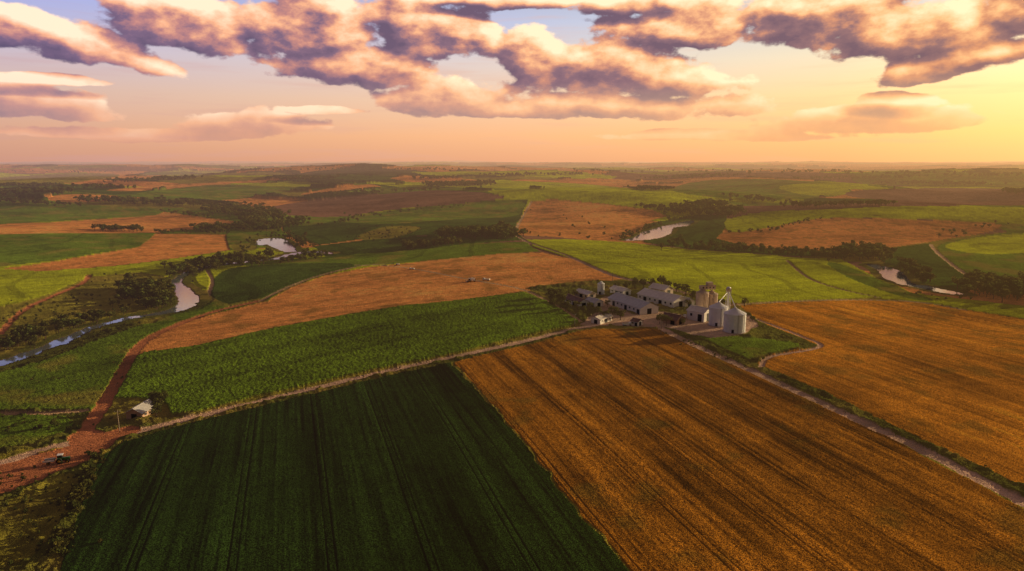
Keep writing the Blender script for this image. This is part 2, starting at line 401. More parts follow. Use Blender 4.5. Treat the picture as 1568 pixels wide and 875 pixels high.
Vw=np.column_stack([qx.ravel()[vi],qy.ravel()[vi],np.full(len(vi),WL-.12)])
sc.collection.objects.link(bpy.data.objects.new('river',big_mesh('river',Vw,Fw,None,wm)))
# ------------------------------------------------------------------ trees
def unit_tree(seed,nq,sz,bush=False):
    r=np.random.RandomState(seed);Q=[];C=[]
    def tube(p,q,a,b):
        p=np.array(p);q=np.array(q);d=(q-p)/np.linalg.norm(q-p);x=np.cross(d,[.3,.9,.1]);x/=np.linalg.norm(x);y=np.cross(d,x)
        for k in range(5):
            t0=k*2*math.pi/5;t1=(k+1)*2*math.pi/5
            c0=x*math.cos(t0)+y*math.sin(t0);c1=x*math.cos(t1)+y*math.sin(t1)
            Q.append([p+c0*a,p+c1*a,q+c1*b,q+c0*b]);C.append([.10,.07,.05])
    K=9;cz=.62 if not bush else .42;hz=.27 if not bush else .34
    cen=[]
    for k in range(K):
        while True:
            p=r.uniform(-1,1,3)
            if p.dot(p)<1:break
        cen.append(np.array([p[0]*.30,p[1]*.30,cz+p[2]*hz]))
    if not bush:
        tube((0,0,-.03),(0.01,0,.42),.035,.02)
        for c in cen[:5]: tube((0.01,0,.34),c,.015,.006)
    rad=r.uniform(.12,.21,K);br=r.uniform(.65,1.4,K)
    for _ in range(nq):
        k=r.randint(K);d=r.normal(size=3);d/=np.linalg.norm(d)
        c=cen[k]+d*rad[k]*r.uniform(.55,1.05)*np.array([1,1,.8])
        n=d*.7+r.normal(size=3)*.6;n/=np.linalg.norm(n)
        x=np.cross(n,r.normal(size=3));x/=np.linalg.norm(x);y=np.cross(n,x);s=sz*r.uniform(.6,1.3)
        Q.append([c-x*s-y*s*.5,c+x*s*.8-y*s,c+x*s*.9+y*s*.7,c-x*s*.5+y*s])
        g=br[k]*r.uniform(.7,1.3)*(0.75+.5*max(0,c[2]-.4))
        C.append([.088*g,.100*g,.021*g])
    return np.array(Q),np.array(C)
lm,nt=newmat('tree_foliage')
at=nt.nodes.new('ShaderNodeAttribute');at.attribute_name='albedo'
df=nt.nodes.new('ShaderNodeBsdfDiffuse');tl_=nt.nodes.new('ShaderNodeBsdfTranslucent');nt.links.new(at.outputs['Color'],df.inputs[0]);nt.links.new(at.outputs['Color'],tl_.inputs[0])
ms=nt.nodes.new('ShaderNodeMixShader');ms.inputs[0].default_value=.3;nt.links.new(df.outputs[0],ms.inputs[1]);nt.links.new(tl_.outputs[0],ms.inputs[2])
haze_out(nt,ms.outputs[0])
U_hi=[unit_tree(i,330,.042) for i in range(5)];U_lo=[unit_tree(20+i,110,.07) for i in range(5)];U_b=[unit_tree(40+i,90,.08,True) for i in range(4)]
rng=np.random.RandomState(9)
def forest(name,items):
    VV=[];CC=[]
    for pl,jx,jy,cnt,h0,h1,kind in items:
        p=densify(pl,3,False);q=p[rng.randint(0,len(p),cnt)]+np.column_stack([rng.normal(0,jx,cnt),rng.normal(0,jy,cnt)])
        w=hit(q);tt=rng.uniform(.7,1.35,cnt);dr=rexact(w[:,0],w[:,1]);df_=rexact(w[:,0]*1.03,w[:,1]*1.03)
        for i in range(cnt):
            r=math.hypot(w[i,0],w[i,1])
            if r>20000 or dr[i]<1.5 or (df_[i]<0 and rng.rand()<.6):continue
            U=(U_b if kind=='b' else (U_hi if r<480 else U_lo))[rng.randint(4)]
            h=rng.uniform(h0,h1);a=rng.uniform(0,6.28);c,s=math.cos(a),math.sin(a);wd=h*rng.uniform(.9,1.35)
            Q=U[0];x=(Q[...,0]*c-Q[...,1]*s)*wd+w[i,0];y=(Q[...,0]*s+Q[...,1]*c)*wd+w[i,1];z=Q[...,2]*h+w[i,2]
            VV.append(np.stack([x,y,z],-1).reshape(-1,3))
            hue=np.array([tt[i]*rng.uniform(.85,1.25),tt[i],tt[i]])
            CC.append(np.repeat(U[1]*hue,4,0))
    V=np.vstack(VV);C=np.vstack(CC)
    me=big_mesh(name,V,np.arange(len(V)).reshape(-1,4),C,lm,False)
    sc.collection.objects.link(bpy.data.objects.new(name,me))
forest('riverside_woodland',[
 ([(195,455),(215,448),(255,455)],12,7,115,6,10,'t'),([(225,470),(250,470)],10,3,30,4,8,'t'),
 ([(262,426),(300,411),(380,400),(420,397)],5,4,150,5,9,'t'),([(430,403),(500,392)],6,2,36,4,7,'t'),([(270,416),(330,405),(360,400)],10,4,80,4,8,'t'),
 ([(0,535),(60,520),(120,500),(190,480)],8,5,75,3,7,'t'),([(45,522),(60,518)],7,3,20,5,9,'t'),([(0,562),(100,535),(200,497)],8,3,60,1,2.6,'b'),
 ([(360,395),(400,365),(430,362),(475,380)],7,4,80,2,6,'b'),([(465,391),(500,390)],6,2,14,4,7,'t'),([(440,362),(470,376)],5,3,30,4,9,'t'),
 ([(1060,380),(1150,385),(1290,396)],9,2.2,150,5,9,'t'),([(950,366),(990,350),(1050,335)],7,2,60,3,8,'b'),([(1020,381),(1040,374)],7,2,16,6,10,'t'),
 ([(1285,388),(1330,392),(1350,395)],10,4,90,7,12,'t'),([(1380,410),(1400,420),(1420,432)],7,4,60,6,10,'t'),([(1395,452),(1480,462)],14,1.5,10,2,4,'b'),
 ([(1490,440),(1530,446),(1590,455)],14,6,150,8,12,'t')])
forest('distant_woodland',[
 ([(130,308),(250,312),(330,318),(385,328)],9,2,200,9,14,'t'),([(330,325),(400,325),(430,335)],12,4,160,9,13,'t'),([(385,335),(400,350)],10,4,110,8,12,'t'),([(305,353),(370,352)],8,2,90,7,11,'t'),
 ([(150,354),(210,354)],7,1.2,45,7,10,'t'),([(410,352),(470,338)],8,3,80,6,10,'t'),
 ([(680,362),(785,364)],6,2.2,170,9,14,'t'),([(765,352),(785,364)],5,3,50,8,12,'t'),([(620,382),(690,374)],8,1.6,74,6,10,'t'),
 ([(655,286),(745,284)],12,1.2,130,13,19,'t'),([(640,275),(690,274)],10,.8,40,12,16,'t'),([(440,277),(510,275)],8,.9,80,13,18,'t'),([(0,300),(105,297)],9,1.2,100,12,17,'t'),([(180,280),(300,273)],14,.8,90,12,17,'t'),
 ([(1030,325),(1130,328)],9,3,160,10,15,'t'),([(1060,316),(1110,316)],9,2,80,9,13,'t'),([(980,290),(1020,292)],8,1,50,10,15,'t'),
 ([(1110,300),(1230,318),(1360,315)],9,1.3,100,8,12,'t'),([(1340,281),(1500,284)],16,1,120,12,17,'t'),([(1540,295),(1600,298)],10,1.5,70,10,15,'t'),
 ([(790,358),(940,364)],30,2,12,3,7,'b'),([(830,330),(900,350)],30,6,10,3,6,'b'),([(1420,365),(1560,340)],20,3,14,4,8,'t'),
 ([(0,310),(110,316)],12,1,50,8,12,'t'),([(500,300),(660,292)],12,.8,60,9,13,'t'),([(980,318),(1040,326)],8,1,30,8,11,'t'),([(540,332),(700,316)],16,1,24,5,8,'t'),
 ([(0,286),(200,290)],20,.8,80,11,16,'t'),([(1240,276),(1400,272)],20,.8,80,12,17,'t'),([(760,270),(900,268)],20,.8,70,13,18,'t'),([(1000,275),(1120,270)],16,.8,70,13,18,'t'),
 ([(1125,358),(1180,352),(1250,336)],8,.8,24,4,7,'b'),([(240,357),(340,358)],10,.7,24,4,7,'t'),([(245,326),(320,334)],8,.8,26,6,9,'t'),([(480,350),(560,332)],10,1,20,5,8,'t'),
 ([(0,265),(300,262),(700,262)],20,1.2,140,14,20,'t'),([(900,263),(1250,264),(1568,272)],20,1.5,150,14,20,'t')])
forest('shrubs',[
 ([(150,700),(125,760),(105,800),(85,850)],7,8,90,1.5,3.4,'b'),([(10,750),(90,740),(60,860)],28,22,110,.6,1.8,'b'),([(30,660),(100,650)],34,7,40,.8,2.4,'b'),
 ([(1060,525),(1150,556),(1180,545)],12,5,50,.6,1.8,'b'),([(1020,508),(1140,560)],4,3,26,.8,2,'b'),([(1290,628),(1568,750)],5,1.5,50,.4,1.0,'b'),
 ([(250,640),(430,605),(700,546)],6,1,50,.3,1.0,'b'),([(20,500),(120,470),(170,440)],24,12,75,1,3,'b'),([(560,362),(620,352)],24,5,50,2,4,'b'),([(60,600),(140,570)],35,18,60,.6,1.8,'b')])
def tree_mesh(i):
    Q,C=unit_tree(100+i,620,.033);V=Q.reshape(-1,3)
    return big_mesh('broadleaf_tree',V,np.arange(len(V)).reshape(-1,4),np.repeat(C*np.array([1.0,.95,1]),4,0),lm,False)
TM=[tree_mesh(i) for i in range(6)]
for i,(px,py,h) in enumerate([(842,458,9),(850,465,10),(858,472,10),(866,478,8),(848,474,8),(884,474,6),(893,480,6),(958,446,8),(972,443,9),(985,441,8),(998,440,7),(1012,442,10),(1022,446,9),(1036,448,8),(1050,454,9),(1060,460,8),(943,446,6),(903,476,6),(914,484,7),(926,492,7),(938,489,8),(950,490,7),(1010,496,6),(1020,499,7),(1046,498,5),(1104,470,6),(1140,470,6),(1152,492,3.5),(880,456,6),(896,452,5),(236,622,7),(246,628,6.5),(240,640,5.5),(250,616,5),(84,655,3.5),(978,470,5),(1052,470,6),(930,470,5)]):
    o=bpy.data.objects.new('broadleaf_tree',TM[i%6]);o.location=P3(px,py);o.scale=(h*1.15,h*1.15,h);o.rotation_euler[2]=i*1.7;sc.collection.objects.link(o)
# ------------------------------------------------------------------ buildings
def pm(name,col,rough_=.6,metal=0,var=.25,scale=1.5,stripe=None):
    m,nt=newmat(name);p=nt.nodes.new('ShaderNodeBsdfPrincipled');p.inputs['Roughness'].default_value=rough_;p.inputs['Metallic'].default_value=metal
    tc=nt.nodes.new('ShaderNodeTexCoord');n=nt.nodes.new('ShaderNodeTexNoise');n.inputs['Scale'].default_value=scale;n.inputs['Detail'].default_value=5;nt.links.new(tc.outputs['Object'],n.inputs['Vector'])
    c=mixc(nt,n.outputs['Fac'],tuple(x*(1-var*1.6) for x in col),tuple(min(1,x*(1+var)) for x in col));nt.links.new(c,p.inputs['Base Color'])
    if stripe:
        w=nt.nodes.new('ShaderNodeTexWave');w.bands_direction=stripe[0];w.inputs['Scale'].default_value=stripe[1];nt.links.new(tc.outputs['Object'],w.inputs['Vector'])
        b=nt.nodes.new('ShaderNodeBump');b.inputs['Strength'].default_value=.5;b.inputs['Distance'].default_value=.06;nt.links.new(w.outputs['Fac'],b.inputs['Height']);nt.links.new(b.outputs[0],p.inputs['Normal'])
    o=nt.nodes.new('ShaderNodeOutputMaterial');nt.links.new(p.outputs[0],o.inputs[0]);return m
M_white=pm('white_render',(.84,.79,.72),var=.1);M_grey=pm('grey_roof_sheet',(.52,.50,.49),.5,.05,.25,.6,('X',1.2));M_dark=pm('dark_opening',(.03,.03,.035),.5)
M_lroof=pm('pale_roof_sheet',(.76,.69,.61),.5,.05,.2,.6,('X',1.2));M_rust=pm('rusty_roof',(.26,.15,.11),.7,0,.4,.6,('X',1.2));M_galv=pm('galvanised_steel',(.78,.78,.80),.45,.1,.12,.6)
M_conc=pm('concrete_tan',(.64,.51,.39),.9,0,.25,.5);M_green=pm('green_paint',(.05,.16,.04),.4);M_rub=pm('rubber',(.02,.02,.02),.8);M_wpaint=pm('white_paint',(.82,.82,.80),.35,var=.1);M_wood=pm('weathered_wood',(.30,.24,.18),.9);M_glass=pm('dark_glass',(.03,.04,.05),.08);M_yel=pm('yellow_paint',(.55,.35,.04),.4);M_brick=pm('clay_wall',(.48,.31,.22),.9)
def empty(name,loc,rz=0):
    e=bpy.data.objects.new(name,None);e.location=loc;e.rotation_euler[2]=rz;sc.collection.objects.link(e);return e
def part(name,par,vs,fs,mat,smooth=False):
    m=bpy.data.meshes.new(name);m.from_pydata([tuple(v) for v in vs],[],fs);m.materials.append(mat)
    bm=bmesh.new();bm.from_mesh(m);bmesh.ops.recalc_face_normals(bm,faces=bm.faces);bm.to_mesh(m);bm.free()
    if smooth:
        for p in m.polygons:p.use_smooth=True
    o=bpy.data.objects.new(name,m);o.parent=par;sc.collection.objects.link(o);return o
def box(name,par,c,d,mat,bev=0,rot=None):
    m=bpy.data.meshes.new(name);bm=bmesh.new();bmesh.ops.create_cube(bm,size=1);bmesh.ops.scale(bm,vec=d,verts=bm.verts)
    if bev:bmesh.ops.bevel(bm,geom=bm.edges[:],offset=bev,segments=2,affect='EDGES')
    bm.to_mesh(m);bm.free();m.materials.append(mat);o=bpy.data.objects.new(name,m);o.parent=par;o.location=c
    if rot:o.rotation_euler=rot
    sc.collection.objects.link(o);return o
def lathe(name,par,prof,c,mat,n=40,smooth=False):
    vs=[];fs=[]
    for r,z in prof:
        for k in range(n):a=2*math.pi*k/n;vs.append((c[0]+r*math.cos(a),c[1]+r*math.sin(a),c[2]+z))
    for i in range(len(prof)-1):
        for k in range(n):fs.append((i*n+k,i*n+(k+1)%n,(i+1)*n+(k+1)%n,(i+1)*n+k))
    return part(name,par,vs,fs,mat,smooth)
def beam(name,par,a,b,r,mat,n=6):
    a=Vector(a);b=Vector(b);d=(b-a).normalized();x=d.orthogonal().normalized();y=d.cross(x);vs=[];
    for p in(a,b):
        for k in range(n):t=2*math.pi*k/n;vs.append(p+x*math.cos(t)*r+y*math.sin(t)*r)
    fs=[(k,(k+1)%n,n+(k+1)%n,n+k) for k in range(n)]+[tuple(range(n)),tuple(range(n,2*n))]
    return part(name,par,vs,fs,mat)
def wheel(name,par,c,r,w,axis='Y'):
    m=bpy.data.meshes.new(name);bm=bmesh.new();bmesh.ops.create_cone(bm,cap_ends=True,segments=20,radius1=r,radius2=r,depth=w);bmesh.ops.bevel(bm,geom=[e for e in bm.edges if len(e.link_faces)==2 and e.calc_face_angle()>1],offset=r*.12,segments=2,affect='EDGES')
    bm.to_mesh(m);bm.free();m.materials.append(M_rub);o=bpy.data.objects.new(name,m);o.parent=par;o.location=c;o.rotation_euler=(math.pi/2,0,0);sc.collection.objects.link(o)
    h=lathe('hub',par,[(0.001,0),(r*.45,0),(r*.4,.06),(0.001,.08)],(0,0,0),M_yel,12);h.location=(c[0],c[1]+math.copysign(w/2,c[1]),c[2]);h.rotation_euler=(math.copysign(math.pi/2,-c[1]),0,0)
def gable(name,A,B,W,eave,ridge,wm_,rm,doors=3,ext=0):
    a=P3(*A);b=P3(*B);d=(b-a);L=d.xy.length+ext;rz=math.atan2(d.y,d.x);c=(a+b)/2
    e=empty(name,(c.x,c.y,min(a.z,b.z)),rz);h=W/2;l=L/2
    vs=[];
    for x in(-l,l):vs+=[(x,-h,-.5),(x,h,-.5),(x,h,eave),(x,0,ridge),(x,-h,eave)]
    part('walls',e,vs,[(0,1,2,3,4),(5,9,8,7,6),(0,4,9,5),(1,6,7,2),(4,3,8,9),(3,2,7,8)],wm_)
    o=.6;s=(ridge-eave)/h;t=.14;g=.03;xx=l+.5;vs=[]
    for x in(-xx,xx):vs+=[(x,-h-o,eave-o*s+g),(x,0,ridge+g),(x,h+o,eave-o*s+g),(x,h+o,eave-o*s+g+t),(x,0,ridge+g+t),(x,-h-o,eave-o*s+g+t)]
    part('roof',e,vs,[(0,1,4,5),(1,2,3,4),(6,11,10,7),(7,10,9,8),(0,6,7,1),(1,7,8,2),(5,4,10,11),(4,3,9,10),(0,5,11,6),(2,8,9,3)],rm)
    box('ridge_cap',e,(0,0,ridge+g+t+.08),(L+1,.5,.12),rm)
    n=max(2,int(L/4))
    for s in(-1,1):
        for k in range(n):
            x=-l+(k+.5)*L/n
            if k%doors==1:box('door',e,(x,s*(h+.03),eave*.38),(min(2.6,L/n*.8),.1,eave*.76),M_dark)
            else:
                box('window',e,(x,s*(h+.02),eave*.6),(1.3,.08,eave*.26),M_dark);box('sill',e,(x,s*(h+.05),eave*.6-eave*.13-.06),(1.6,.16,.1),M_conc)
    box('gable_door',e,(l+.03,0,eave*.42),(.1,min(3,W*.35),eave*.84),M_dark)
    box('gable_door',e,(-l-.03,0,eave*.42),(.1,min(3,W*.35),eave*.84),M_dark)
    return e
gable('long_barn',(944,464),(994,481),13,4,6.8,M_white,M_grey,3)
gable('machinery_barn',(987,458),(1042,471),13,4.5,7.2,M_white,M_lroof,3)
gable('cattle_shed',(870,461),(894,470),8,3,4.6,M_white,M_rust,2)
gable('storage_shed',(902,466),(917,470),7,3,4.6,M_white,M_grey,2)
gable('hay_shed',(886,453),(906,458),7,3.4,4.8,M_conc,M_lroof,2)
gable('feed_store',(940,448),(960,453),7,3.4,4.9,M_white,M_lroof,2)
gable('equipment_shed',(1030,463),(1056,470),8,3.6,5.2,M_white,M_grey,2)
gable('farm_house',(1018,492),(1042,497),8,3,5,M_brick,M_rust,2)
gable('garage',(912,496),(930,490),6,2.8,4,M_white,M_lroof,2)
gable('workshop',(1000,447),(1024,452),9,4,6.2,M_conc,M_lroof,2)
gable('mill_building',(1058,487),(1084,492),9,5.5,7.5,M_white,M_lroof,3)
gable('pump_house',(970,497),(980,499),5,2.6,3.6,M_white,M_rust,2)
gable('cottage',(206,643),(229,630),6,2.8,4.4,M_brick,M_grey,2)
def silo(name,px,py,r,h,mat=M_galv,rings=14):
    p=P3(px,py);e=empty(name,p);pr=[]
    for i in range(rings*4+1):
        z=-.4+(h+.4)*i/(rings*4);pr.append((r+(.05 if i%4 in(1,2) else 0),z))
    lathe('corrugated_wall',e,pr,(0,0,0),mat,48)
    rh=r*.48;lathe('conical_roof',e,[(r+.25,h-.1),(r+.25,h+.02),(r*.5,h+rh*.55),(.7,h+rh),(.7,h+rh+.5),(.01,h+rh+.7)],(0,0,0),mat,32)
    for k in range(16):
        a=k*math.pi/8;beam('stiffener',e,(math.cos(a)*(r+.1),math.sin(a)*(r+.1),0),(math.cos(a)*(r+.1),math.sin(a)*(r+.1),h-.15),.08,mat,4)
        beam('roof_rib',e,(math.cos(a)*(r+.1),math.sin(a)*(r+.1),h+.1),(math.cos(a)*.7,math.sin(a)*.7,h+rh+.06),.06,mat,4)
    lathe('foundation',e,[(r+.7,-.5),(r+.7,.35),(r+.08,.36)],(0,0,0),M_conc,40)
    for s in(-.25,.25):beam('ladder_rail',e,(s,-r-.3,.4),(s,-r-.3,h),.04,M_dark,4)
    for k in range(int(h/.6)):beam('ladder_rung',e,(-.25,-r-.3,.6+k*.6),(.25,-r-.3,.6+k*.6),.03,M_dark,4)
    box('access_door',e,(-r*.45,-r*.9-.08,1.3),(1.2,.25,1.9),M_dark,rot=(0,0,-.45))
    return p
s1_=silo('grain_silo',1124,508,5.6,10.2);s2_=silo('grain_silo',1099,498,5.0,10.4)
silo('grain_silo',1074,482,3.6,13.5,M_conc,10);silo('grain_silo',1088,480,3.6,12,M_conc,10)
silo('water_tank',920,451,2.3,7.5,M_wpaint,6)
# bucket elevator tower
tp=P3(1113,492);e=empty('elevator_tower',tp,.4)
for a,b_ in((-1,-1),(1,-1),(1,1),(-1,1)):beam('leg',e,(a*.9,b_*.9,-.3),(a*.9,b_*.9,17.5),.11,M_galv)
for k in range(7):
    z=k*2.5
    for a,b_ in(((-1,-1),(1,-1)),((1,-1),(1,1)),((1,1),(-1,1)),((-1,1),(-1,-1))):
        beam('brace',e,(a[0]*.9,a[1]*.9,z),(b_[0]*.9,b_[1]*.9,z+2.5),.06,M_galv,4);beam('ring',e,(a[0]*.9,a[1]*.9,z+2.5),(b_[0]*.9,b_[1]*.9,z+2.5),.06,M_galv,4)
box('bucket_shaft',e,(0,0,8.8),(.8,.5,17.5),M_galv);box('head_house',e,(0,0,18.4),(2.4,2,1.8),M_conc,.1);lathe('hood',e,[(1.2,19.32),(1.0,19.8),(.01,20.1)],(0,0,0),M_galv,12)
Mi=Matrix.Rotation(-.4,3,'Z')
for sp_,hh in((s1_,13.2),(s2_,13.2)):
    d=Mi@(sp_-tp);beam('chute',e,(0,0,17.6),(d.x,d.y,hh+sp_.z-tp.z),.18,M_galv,8)
hp=P3(1081,481);e=empty('grain_elevator_headhouse',hp,.2);box('gallery',e,(0,0,16.2),(9.5,2.6,2.2),M_conc,.05);box('upper_cabin',e,(1.2,0,18.4),(3.4,2.6,1.95),M_conc,.05);box('gallery_roof',e,(0,0,17.36),(9.9,2.9,.1),M_rust)
for k in range(4):box('window',e,(-3.3+k*2.2,-1.33,16.3),(.9,.06,.9),M_dark)
for a in(-4,4):
    for b_ in(-1,1):beam('column',e,(a,b_,-.3),(a,b_,15.1),.14,M_conc)
def pole(px,py,h):
    e=empty('utility_pole',P3(px,py),.5);lathe('post',e,[(.17,-.4),(.15,h*.5),(.11,h),(.001,h+.02)],(0,0,0),M_wood,10);box('crossarm',e,(0,.17,h-.6),(1.9,.12,.14),M_wood)
    for x in(-.8,0,.8):lathe('insulator',e,[(.05,0),(.08,.08),(.04,.2),(.001,.22)],(x,.17,h-.52),M_wpaint,8)
pole(183,660,7.5);pole(1012,512,7);pole(938,432,7);pole(880,500,7)
# vehicles
def combine(px,py,rz,s0=.8):
    e=empty('combine_harvester',P3(px,py),rz);e.scale=(s0,)*3
    box('grain_body',e,(-.8,0,2.3),(4.6,2.7,1.9),M_wpaint,.18);box('grain_tank',e,(-.6,0,3.5),(2.6,2.4,.6),M_wpaint,.1);box('engine_hood',e,(-3.3,0,2.0),(1.0,2.3,1.2),M_dark,.15)
    box('cab_glass',e,(2.1,0,2.75),(1.3,1.9,1.5),M_glass,.12);box('cab_roof',e,(2.1,0,3.58),(1.6,2.1,.16),M_wpaint,.05);box('cab_base',e,(2.1,0,1.8),(1.3,1.8,.4),M_wpaint,.05)
    box('feeder_house',e,(3.1,0,1.15),(1.7,1.2,.7),M_dark,.05,(0,.3,0));box('header',e,(4.2,0,.7),(.9,6.4,.9),M_dark,.06);rl=lathe('reel',e,[(.5,-3),(.5,3)],(0,0,0),M_yel,8);rl.rotation_euler=(math.pi/2,0,0);rl.location=(4.9,0,.95)
    for s in(-1,1):wheel('front_wheel',e,(1.3,s*1.65,.95),.95,.65);wheel('rear_wheel',e,(-2.7,s*1.4,.62),.62,.45)
    beam('unloading_auger',e,(0,1.3,3.7),(-3.6,2.0,4.0),.18,M_wpaint,8)
def truck(px,py,rz,nm='farm_truck',s0=.8):
    e=empty(nm,P3(px,py),rz);e.scale=(s0,)*3
    box('chassis',e,(0,0,.85),(7,1.0,.25),M_dark);box('cab',e,(2.7,0,1.85),(1.7,2.2,1.7),M_wpaint,.18);box('windscreen',e,(3.53,0,2.2),(.08,1.9,.7),M_glass,.02);box('side_glass',e,(2.8,0,2.2),(.9,2.23,.6),M_glass,.02);box('bonnet',e,(3.9,0,1.35),(.8,1.9,.8),M_wpaint,.12)
    for s in(-1,1):box('cargo_side',e,(-1,s*1.15,1.65),(5,.08,1.3),M_wpaint)
    box('cargo_floor',e,(-1,0,1.04),(5,2.2,.12),M_wood);box('cargo_front',e,(1.46,0,1.7),(.08,2.2,1.4),M_wpaint);box('tailgate',e,(-3.46,0,1.65),(.08,2.2,1.3),M_wpaint);box('grain_load',e,(-1,0,1.75),(4.8,2.1,1.1),M_yel,.25)
    for x in(2.8,-1.6,-2.7):
        for s in(-1,1):wheel('wheel',e,(x,s*1.0,.5),.5,.35)
combine(722,432,math.radians(200),.8);truck(745,430,math.radians(160),s0=.75);truck(631,413,math.radians(160),s0=.6);combine(609,407,math.radians(175),.5)
truck(960,499,.3,s0=.7);truck(1048,488,1.2,s0=.7)
def tractor(px,py,rz):
    e=empty('farm_tractor',P3(px,py),rz)
    box('hood',e,(1.0,0,1.25),(2.0,.9,.8),M_green,.12);box('transmission',e,(-.2,0,.8),(2.6,.6,.5),M_dark,.05);box('cab_glass',e,(-.6,0,1.95),(1.3,1.4,1.2),M_glass,.08);box('cab_roof',e,(-.6,0,2.62),(1.6,1.6,.16),M_wpaint,.05)
    beam('exhaust',e,(1.0,.3,1.6),(1.0,.3,2.5),.05,M_dark);box('grille',e,(2.02,0,1.2),(.06,.7,.6),M_dark)
    for s in(-1,1):wheel('rear_wheel',e,(-.8,s*.95,.85),.85,.5);wheel('front_wheel',e,(1.3,s*.8,.5),.5,.35);box('fender',e,(-.8,s*.95,1.75),(1.3,.5,.08),M_green,.02)
    box('trailer_bed',e,(-3.6,0,1.0),(3,1.9,.12),M_wood);box('trailer_side',e,(-3.6,.95,1.3),(3,.06,.5),M_wpaint);box('trailer_side',e,(-3.6,-.95,1.3),(3,.06,.5),M_wpaint)
    for s in(-1,1):wheel('trailer_wheel',e,(-3.8,s*.8,.42),.42,.25)
    beam('drawbar',e,(-2.1,0,.8),(-1.3,0,.6),.06,M_dark)
tractor(97,708,.35)
# ------------------------------------------------------------------ sky
W=bpy.data.worlds.new('World');sc.world=W;W.use_nodes=True;nt=W.node_tree
try:
    W.cycles.sampling_method='MANUAL';W.cycles.sample_map_resolution=512
except Exception:pass
for n in list(nt.nodes):nt.nodes.remove(n)
def azel(px,py):
    D=rays([(px,py)])[0];return math.atan2(D[0],D[1]),D[2]/math.hypot(D[0],D[1])
BL=[(110,68,180,42,-.22),(20,48,110,34,0),(285,52,120,60,-.1),(475,52,125,80,0),(650,50,120,62,0),(540,108,160,38,-.05),(700,150,140,36,0),(822,92,64,62,0),(935,108,125,54,0),(1020,132,105,36,0),(860,166,300,24,-.02),
 (1080,42,170,50,0),(980,6,120,26,0),(1260,30,200,62,0),(1410,52,190,58,0),(1490,92,160,32,.15),(1570,20,120,70,0),(1330,184,180,26,.03),(1380,155,75,16,0),(50,160,155,34,-.06),(390,195,115,30,0),(230,208,240,14,0),(490,172,80,10,0),(1080,208,220,11,0),(80,128,125,13,0),(760,2,150,20,0)]
G=bpy.data.node_groups.new('cloud_density','ShaderNodeTree')
G.interface.new_socket('vec',in_out='INPUT',socket_type='NodeSocketVector');G.interface.new_socket('D',in_out='OUTPUT',socket_type='NodeSocketFloat');G.interface.new_socket('L',in_out='OUTPUT',socket_type='NodeSocketFloat')
gi=G.nodes.new('NodeGroupInput');go=G.nodes.new('NodeGroupOutput')
sx=G.nodes.new('ShaderNodeSeparateXYZ');G.links.new(gi.outputs[0],sx.inputs[0]);A_,E_=sx.outputs[0],sx.outputs[1]
def cnoise(ka,ke,det,ro,off=0,dist=0):
    c=G.nodes.new('ShaderNodeCombineXYZ');G.links.new(mth(G,'MULTIPLY',A_,ka),c.inputs[0]);G.links.new(mth(G,'MULTIPLY',E_,ke),c.inputs[1]);c.inputs[2].default_value=off
    n=G.nodes.new('ShaderNodeTexNoise');n.inputs['Scale'].default_value=1;n.inputs['Detail'].default_value=det;n.inputs['Roughness'].default_value=ro;n.inputs['Distortion'].default_value=dist;G.links.new(c.outputs[0],n.inputs['Vector']);return n.outputs['Fac']
nA=cnoise(17,28,8,.54,4.3,0);nB=cnoise(6,16,3,.5,5.2);wA=cnoise(9,14,2,.5,9.1)
A2=mth(G,'ADD',A_,mth(G,'MULTIPLY_ADD',wA,.05,-.025));E2=mth(G,'ADD',E_,mth(G,'MULTIPLY_ADD',nB,.024,-.012))
M_=None
for px,py,rx,ry,tilt in BL:
    a0,e0=azel(px,py);ra=(azel(px+rx,py)[0]-azel(px-rx,py)[0])/2;re=(azel(px,py-ry)[1]-azel(px,py+ry)[1])/2
    du=mth(G,'SUBTRACT',A2,a0);dv=mth(G,'SUBTRACT',E2,e0)
    if tilt:dv=mth(G,'MULTIPLY_ADD',du,-tilt,dv)
    dv=mth(G,'MAXIMUM',mth(G,'MULTIPLY',dv,1/re),mth(G,'MULTIPLY',dv,-1.5/re));du=mth(G,'MULTIPLY',du,1/ra)
    q=mth(G,'SUBTRACT',1.0,mth(G,'MULTIPLY_ADD',du,du,mth(G,'MULTIPLY',dv,dv)))
    M_=q if M_ is None else mth(G,'SMOOTH_MAX',M_,q,.25)
gen=mth(G,'MULTIPLY_ADD',mth(G,'SUBTRACT',E_,.30,clamp=True),2.5,-.9);gen=mth(G,'MINIMUM',gen,.0)
M_=mth(G,'MINIMUM',mth(G,'MAXIMUM',M_,gen),1.0)
nz=mth(G,'MULTIPLY_ADD',nA,2.6,-1.3)
D_=mth(G,'ADD',mth(G,'MULTIPLY_ADD',M_,.80,.06),nz)
L_=mth(G,'ADD',mth(G,'MULTIPLY',M_,.46),mth(G,'MULTIPLY',nz,.46))
G.links.new(D_,go.inputs[0]);G.links.new(L_,go.inputs[1])
tc=nt.nodes.new('ShaderNodeTexCoord');s_=nt.nodes.new('ShaderNodeSeparateXYZ');nt.links.new(tc.outputs['Generated'],s_.inputs[0])
x_,y_,z_=s_.outputs
AZ=mth(nt,'ARCTAN2',x_,y_);EL=mth(nt,'DIVIDE',z_,mth(nt,'SQRT',mth(nt,'ADD',mth(nt,'MULTIPLY_ADD',x_,x_,.0004),mth(nt,'MULTIPLY',y_,y_))))
def dens(da,de):
    c=nt.nodes.new('ShaderNodeCombineXYZ');nt.links.new(mth(nt,'ADD',AZ,da),c.inputs[0]);nt.links.new(mth(nt,'ADD',EL,de),c.inputs[1])
    g=nt.nodes.new('ShaderNodeGroup');g.node_tree=G;nt.links.new(c.outputs[0],g.inputs[0]);return g.outputs
